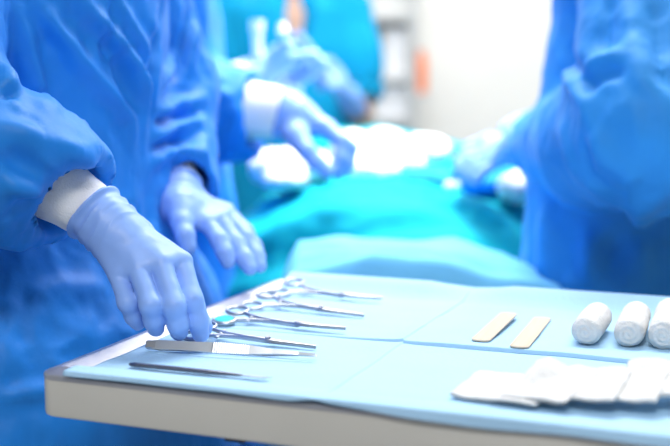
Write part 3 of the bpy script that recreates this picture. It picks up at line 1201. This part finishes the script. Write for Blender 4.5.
V = folds(V, Fc, [
    ([(562, 60), (575, 85), (585, 104), (591, 132)], 0.014, 0.0112), ([(570, 50), (580, 75), (592, 100)], 0.012, -0.0112),
    ([(575, 78), (598, 60), (624, 55)], 0.012, 0.0099), ([(580, 92), (600, 76), (630, 72)], 0.012, -0.0074),
    ([(590, 130), (605, 160), (640, 180)], 0.016, 0.0087), ([(585, 140), (588, 170), (610, 190)], 0.013, -0.0087),
    ([(560, 120), (566, 150), (580, 180)], 0.014, 0.0074), ([(630, 0), (632, 40), (645, 100)], 0.016, 0.0087), ([(612, 0), (606, 30), (600, 50)], 0.014, -0.0074),
    ([(655, 0), (660, 40), (668, 90)], 0.016, -0.0099),
    ([(545, 205), (543, 240), (540, 280)], 0.016, 0.0099), ([(570, 205), (566, 250), (568, 285)], 0.016, -0.0093),
    ([(592, 205), (590, 250), (592, 285)], 0.016, 0.0093), ([(616, 206), (614, 250), (614, 290)], 0.018, -0.0112), ([(640, 206), (642, 250), (648, 290)], 0.016, 0.0087)])
link_mesh('gown', V, Fc, M['gown_pale'], asst)

# ---------------------------------------------------------------- the person in scrubs across the patient
cd = np.array([-0.14, 3.42])
Fd_, Ldd = unit([0.05, -1.0]), unit([1.0, 0.05])
anes = thing('person', 'person in turquoise short sleeved scrubs standing across the patient', 'person', (cd[0], cd[1], 0))
c3 = np.array([cd[0], cd[1], 0.0])
F3, L3 = np.append(Fd_, 0), np.append(Ldd, 0)
dsh = c3 + 0.165 * L3 + np.array([0, 0, 1.34])
del_ = P(359, 112, 3.38)
dw = P(347, 95, 3.16)
d2sh = c3 - 0.175 * L3 + np.array([0, 0, 1.34])
d2el = P(246, 112, 3.40)
d2w = P(268, 98, 3.12)
DF = [[P(333, 76, 3.10), P(325, 69, 3.08), P(319, 68, 3.07)], [P(331, 79, 3.08), P(322, 75, 3.06), P(317, 77, 3.06)],
      [P(331, 83, 3.07), P(322, 81, 3.05), P(318, 84, 3.05)], [P(332, 87, 3.06), P(324, 86, 3.05), P(320, 89, 3.05)]]
DT = [P(343, 83, 3.11), P(337, 70, 3.11), P(330, 62, 3.10), P(323, 60, 3.10)]
make_glove(anes, P(354, 106, 3.27), dw, DF, DT, res=0.004, s=1.05, wrad=0.030, cuffrad=0.034)
D2F = [[P(285, 88, 3.05), P(294, 84, 3.02), P(299, 87, 3.01)], [P(285, 92, 3.04), P(294, 90, 3.01), P(299, 94, 3.0)],
       [P(284, 96, 3.03), P(292, 95, 3.01), P(297, 99, 3.0)], [P(282, 100, 3.03), P(290, 100, 3.01), P(294, 103, 3.0)]]
D2T = [P(274, 92, 3.08), P(282, 82, 3.06), P(290, 78, 3.05), P(297, 78, 3.04)]
make_glove(anes, P(258, 104, 3.24), d2w, D2F, D2T, res=0.004, s=1.05, wrad=0.030, cuffrad=0.034)
make_body(anes, cd, Fd_, Ldd, [[dsh, del_, dw], [d2sh, d2el, d2w]], zs=1.365, res=0.009)
S = SDF()
top = c3 + np.array([0, 0, 1.40])
vneck = chain([top + 0.11 * F3 + np.array([0.03, 0, 0.03]), top + 0.115 * F3 - np.array([-0.03, 0, 0.15])], [0.066, 0.026])
tor = loft(cd, Fd_, Ldd, [(0.70, .165, .20), (0.9, .16, .20), (1.1, .145, .19), (1.24, .145, .195), (1.34, .125, .19), (1.40, .07, .10), (1.42, .065, .08)])
S.add(cut(tor, (), [vneck]), 0.02)
for sh, el in ((dsh, del_), (d2sh, d2el)):
    S.add(sleeve([sh, sh + 0.45 * (el - sh), sh + 0.93 * (el - sh)], [0.082, 0.083, 0.080]), 0.03)
V, Fc = S.build(0.008, smooth=2)
V = crumple(V, Fc, 8, 0.012, (1.4, 1.4, 0.6), 0.4, 61)
link_mesh('scrub_top', V, Fc, M['scrub'], anes)
S = SDF()
for s in (-1, 1):
    S.add(chain([c3 + s * 0.085 * L3 + np.array([0, 0, 0.82]), c3 + s * 0.10 * L3 + np.array([0, 0, 0.47]), c3 + s * 0.10 * L3 + np.array([0, 0, 0.11])], [0.115, 0.085, 0.075], 0.02), 0.04)
V, Fc = S.build(0.010)
link_mesh('trousers', crumple(V, Fc, 9, 0.01), Fc, M['scrub'], anes)

# ================================================================== PATIENT AND DRAPES
ot = thing('operating_table', 'operating table under the turquoise drape', 'operating table', (0.5, 2.55, 0))
MB().box((0.04, 2.30, 0.58), (1.04, 2.78, 0.64), 0.02).build('mattress', M['mattress'], ot)
MB().box((0.38, 2.42, 0.10), (0.66, 2.66, 0.58), 0.02).build('column', M['cab'], ot)
MB().box((0.1, 2.34, 0.0), (0.95, 2.74, 0.10), 0.02).build('base', M['cab_dark'], ot)
S = SDF()
S.add(ellipsoid((0.10, 2.28, 0.68), (0.40, 0.46, 0.262)), 0.08)
S.add(chain([(0.02, 2.45, 0.80), (0.3, 2.5, 0.80), (0.9, 2.6, 0.78)], [0.15, 0.15, 0.14]), 0.10)
S.add(chain([(0.0, 2.88, 0.875), (0.10, 2.88, 0.875), (0.42, 2.88, 0.815), (0.9, 2.86, 0.78)], [0.15, 0.15, 0.15, 0.14]), 0.08)
S.add(rbox((0.52, 2.55, 0.60), (0.64, 0.53, 0.26), 0.10), 0.12)
V, Fc = S.build(0.010, smooth=2, shell=0.022, floor=0.40)
V = crumple(V, Fc, 5, 0.022, (1.0, 1.6, 1.2), 0.35, 71)
V = folds(V, Fc, [([(250, 255), (300, 225), (360, 205)], 0.03, 0.02), ([(260, 280), (320, 245), (400, 225), (470, 222)], 0.03, -0.02),
                  ([(420, 200), (470, 205), (510, 230), (530, 270)], 0.03, 0.02), ([(250, 215), (280, 200), (330, 190)], 0.025, 0.014)])
drp = link_mesh('surgical_drape', V, Fc, M['drape'])
tag(drp, 'turquoise surgical drape covering the patient', 'drape')
drp2 = None

# paler sheet over the near side of the patient
nx, ny = 90, 70
V = []
for i in range(nx + 1):
    for j in range(ny + 1):
        s, t = i / nx, j / ny
        x = -0.055 + 0.37 * s
        y = 1.47 + 0.30 * t
        z = 0.895 + 0.012 * math.sin(2.2 * s + 1.2) - 0.14 * max(0, s - 0.62) ** 1.5 - 0.05 * max(0, 0.2 - s)
        z -= 0.9 * max(0, 0.22 - t) ** 1.2
        V.append((x, y, z))
V = np.array(V)
S = V * np.array([7, 9, 0])
V[:, 2] += 0.010 * noise(S + 4) + 0.006 * (1 - 2 * np.abs(noise(S * 1.7 + 20)))
nn = ny + 1
# drop hem all round
lowrow = []
F = [(i * nn + j, (i + 1) * nn + j, (i + 1) * nn + j + 1, i * nn + j + 1) for i in range(nx) for j in range(ny)]
border = [i * nn for i in range(nx + 1)] + [nx * nn + j for j in range(1, nn)] + [i * nn + ny for i in range(nx - 1, -1, -1)] + [j for j in range(ny - 1, 0, -1)]
Vl = V.tolist()
cen = V.mean(0)
prev = border
for step in range(1, 13):
    cur = []
    for q, b0 in enumerate(border):
        x, y, z = V[b0]
        k = step / 12
        wv = 0.012 * math.sin(q * 0.38) * k
        d = np.array([x - cen[0], y - cen[1]])
        d /= np.linalg.norm(d)
        Vl.append((x + d[0] * (0.03 * k ** 0.5 + wv + (0.10 * k if d[0] < 0 else 0)), y + d[1] * (0.03 * k ** 0.5 + wv), z - 0.44 * k ** 1.15))
        cur.append(len(Vl) - 1)
    nb = len(border)
    F += [(prev[q], cur[q], cur[(q + 1) % nb], prev[(q + 1) % nb]) for q in range(nb)]
    prev = cur
sh = link_mesh('drape_sheet', np.array(Vl), F, M['sheet'])
tag(sh, 'pale blue sheet between the instrument table and the turquoise drape', 'sheet')
cart = thing('side_trolley', 'small steel trolley under the pale blue sheet', 'trolley', (0.08, 1.62, 0))
MB().box((-0.03, 1.53, 0.76), (0.19, 1.75, 0.79), 0.005).build('tray_top', M['cab'], cart)
for x in (-0.01, 0.17):
    for y in (1.55, 1.73):
        MB().cyl((x, y, 0), (x, y, 0.76), 0.012).build('leg', M['cab'], cart)


# ------------------------------------------------------------------ gauze, towels and clips on the patient
dbvh = BVHTree.FromObject(drp, bpy.context.evaluated_depsgraph_get())


def drape_pt(px, py):
    h = dbvh.ray_cast(Vector(CAM), Vector(ray(px, py)).normalized())
    return np.array(h[0]) if h[0] is not None else P(px, py, 2.5)


def drape_z(x, y):
    h = dbvh.ray_cast(Vector((x, y, 2.0)), Vector((0, 0, -1)))
    return h[0].z if h[0] is not None else 0.9


def heap(name, blobs, m, label, cat, group, sd, res=0.006, amp=0.010, flat=0.02):
    S = SDF()
    for (px, py, Y, rx, ry, rz) in blobs:
        S.add(ellipsoid(P(px, py, Y), (rx, ry, rz)), flat)
    V, Fc = S.build(res)
    V = crumple(V, Fc, 16, amp, ridge=0.6, seed=sd)
    V[:, 2] = np.maximum(V[:, 2], [drape_z(x, y) + 0.002 for x, y in V[:, :2]])
    c = V.mean(0)
    o = link_mesh(name, V - c, Fc, m)
    o.location = tuple(c)
    return tag(o, label, cat, group)


G = 'gauze swabs on the draped patient'
heap('gauze_swab', [(275, 168, 2.28, .05, .07, .035), (305, 165, 2.30, .055, .07, .032), (285, 180, 2.22, .04, .05, .02)], M['gauze'], 'white gauze swab on the drape below the surgeon\'s hand', 'gauze swab', G, 2)
heap('gauze_swab', [(352, 158, 2.45, .05, .09, .055), (385, 152, 2.55, .06, .09, .05), (370, 172, 2.36, .06, .06, .03)], M['gauze'], 'large white gauze swab heaped in the middle of the drape', 'gauze swab', G, 6)
heap('gauze_swab', [(425, 152, 2.55, .055, .07, .035), (405, 165, 2.45, .04, .05, .03)], M['gauze'], 'white gauze swab beside the right hand glove over the drape', 'gauze swab', G, 9)
heap('gauze_swab', [(515, 188, 2.12, .03, .05, .025), (530, 183, 2.12, .025, .05, .025)], M['gauze'], 'small white gauze swab at the sleeve of the right hand person', 'gauze swab', G, 13)
GT = 'blue towels around the operating field'
heap('blue_towel', [(420, 179, 2.33, .045, .06, .024), (440, 181, 2.32, .035, .06, .022)], M['towel'], 'royal blue towel on the drape left of the white clip', 'towel', GT, 15)
heap('blue_towel', [(485, 183, 2.22, .05, .06, .026), (515, 177, 2.22, .045, .06, .03)], M['towel'], 'royal blue towel under the right hand glove', 'towel', GT, 19)
k = P(452, 186, 2.20)
cl = thing('towel_clip', 'small white towel clip with a blue stem between the two blue towels', 'clip', k)
S = SDF().add(ellipsoid(k, (0.016, 0.012, 0.010)), 0)
link_mesh('clip_head', *S.build(0.003), M['box'], cl)
MB().sweep([k + np.array([0.002, 0, 0.006]), P(454, 168, 2.2), P(456, 150, 2.2)], 0.005, 0.005, 10).build('stem', M['gown'], cl)

# instruments held in the far hands
a0 = P(258, 50, 2.34)
sy = thing('syringe', 'white syringe held upright in the surgeon\'s far glove', 'syringe', a0)
MB().sweep([P(258, 58, 2.34), P(257, 30, 2.34)], 0.011, 0.011, 14).build('barrel', M['box'], sy)
MB().sweep([P(257, 32, 2.34), P(257, 20, 2.34)], 0.014, 0.014, 14).build('plunger', M['box'], sy)
s2 = thing('suction_tube', 'pale suction tube rising from the gloves in front of the turquoise scrubs', 'tube', P(284, 50, 2.34))
MB().sweep([P(286, 56, 2.36), P(284, 42, 2.34), P(283, 30, 2.33)], 0.009, 0.009, 12).build('tube', M['mask'], s2)
MB().sweep([P(283, 33, 2.33), P(282, 22, 2.33)], [0.012, 0.006], [0.012, 0.006], 12).build('tip', M['box'], s2)
s3 = MB().sweep([P(296, 33, 3.02), P(306, 46, 3.02), P(320, 64, 3.02), P(330, 76, 3.02)], 0.016, 0.012, 12).build('probe_handle', M['glove'])
tag(s3, 'lavender probe handle held against the turquoise scrubs', 'probe')

# ================================================================== BACK OF THE ROOM
cabx0, cabx1 = P(352, 60, 4.95)[0], P(413, 60, 4.95)[0]
cab = thing('storage_shelf', 'grey steel storage shelf against the back wall', 'shelf', ((cabx0 + cabx1) / 2, 5.08, 0))
for x in (cabx0, cabx1):
    for y in (4.95, 5.22):
        MB().box((x - 0.016, y - 0.016, 0), (x + 0.016, y + 0.016, 1.75), 0.003).build('post', M['cab_dark'] if y < 5 else M['cab'], cab)
for py in (14, 76, 118):
    z = P(380, py, 4.95)[2]
    MB().box((cabx0, 4.94, z - 0.03), (cabx1, 5.24, z), 0.004).build('shelf_board', M['cab_dark'], cab)
MB().box((cabx0, 5.235, 0.2), (cabx1, 5.245, 1.75)).build('back_panel', M['cab'], cab)
zz = P(421, 93, 4.95)[2]
xo = P(421.5, 60, 4.95)[0]
MB().box((cabx1 + 0.016, 4.92, zz - 0.02), (xo + 0.04, 5.0, zz), 0.003).build('side_bracket', M['cab'], cab)
GB = 'white cartons on the storage shelf'
for (px0, px1, pt, pb, lab) in ((375, 408, 84, 118, 'white carton on the lower shelf behind the turquoise scrubs'), (384, 406, 30, 76, 'tall white carton on the middle shelf behind the turquoise scrubs')):
    x0, x1 = P(px0, 60, 5.0)[0], P(px1, 60, 5.0)[0]
    z0 = P(380, pb, 4.95)[2]
    z1 = P(380, pt, 4.98)[2]
    z0 += 0.001
    ct = thing('carton', lab, 'box', ((x0 + x1) / 2, 5.07, z0), GB)
    MB().box((x0, 4.98, z0), (x1, 5.18, z1), 0.004).build('box_body', M['box'], ct)
    MB().box((x0 - 0.003, 4.977, z1 - 0.03), (x1 + 0.003, 5.183, z1 + 0.003), 0.003).build('lid', M['box'], ct)
ob = thing('orange_bottle', 'orange bottle on the side bracket of the storage shelf', 'bottle', (xo, 4.96, zz))
z1 = P(421, 50, 4.95)[2]
hh = z1 - zz
MB().sweep([(xo, 4.96, zz + hh * t) for t in (0, 0.02, 0.72, 0.80, 0.86)], [.024, .027, .027, .022, .013], [.024, .027, .027, .022, .013], 20, (0, 1, 0)).build('bottle_body', M['orange'], ob)
MB().sweep([(xo, 4.96, zz + hh * t) for t in (0.86, 1.0)], [.016, .015], [.016, .015], 16, (0, 1, 0)).build('cap', M['orange'], ob)


# ================================================================== LIGHT
def area(name, loc, size, size_y, power, col=(1, 1, 1), target=None, shape='RECTANGLE', spread=180):
    l = bpy.data.lights.new(name, 'AREA')
    l.shape = shape
    l.size = size
    l.size_y = size_y
    l.energy = power
    l.color = col
    l.spread = math.radians(spread)
    o = bpy.data.objects.new(name, l)
    C.objects.link(o)
    o.location = loc
    if target is not None:
        o.rotation_euler = (Vector(target) - Vector(loc)).to_track_quat('-Z', 'Y').to_euler()
    return o


area('ceiling_or_fill_light', (0.2, 2.1, 2.75), 1.4, 0.8, 58, (1, 0.99, 0.98))
area('ceiling_or_fill_light', (0.3, 4.3, 2.75), 3.0, 1.2, 64, (1, 0.985, 0.96))
area('ceiling_or_fill_light', (-0.1, -0.7, 2.75), 0.9, 0.6, 50, (1, 0.99, 0.98))  # added unseen front fill, brightens the hand, tools and apron
area('surgical_lamp', (0.25, 2.5, 2.25), 0.6, 0.6, 12, (1, 1, 1), (0.08, 2.35, 0.95), 'DISK', 70)
area('ceiling_or_fill_light', (1.3, 2.4, 2.7), 1.2, 1.2, 30, (0.98, 0.99, 1))

w = bpy.data.worlds.new('World')
bpy.context.scene.world = w
w.use_nodes = True
bg = w.node_tree.nodes['Background']
bg.inputs['Color'].default_value = (0.95, 0.97, 1.0, 1)
bg.inputs['Strength'].default_value = 0.22

# ================================================================== CAMERA
cd_ = bpy.data.cameras.new('Camera')
cam = bpy.data.objects.new('Camera', cd_)
C.objects.link(cam)
cam.location = tuple(CAM)
cam.rotation_euler = (PI / 2 - TH, 0, 0)
cd_.sensor_width = 36
cd_.lens = FPX / 670.0 * 36
cd_.clip_start = 0.02
cd_.dof.use_dof = True
cd_.dof.focus_distance = 1.12
cd_.dof.aperture_fstop = 2.8
sc = bpy.context.scene
sc.camera = cam
sc.view_settings.view_transform = 'Standard'
sc.view_settings.look = 'None'
sc.view_settings.exposure = -0.06
sc.view_settings.gamma = 1.0
sc.view_settings.use_curve_mapping = False
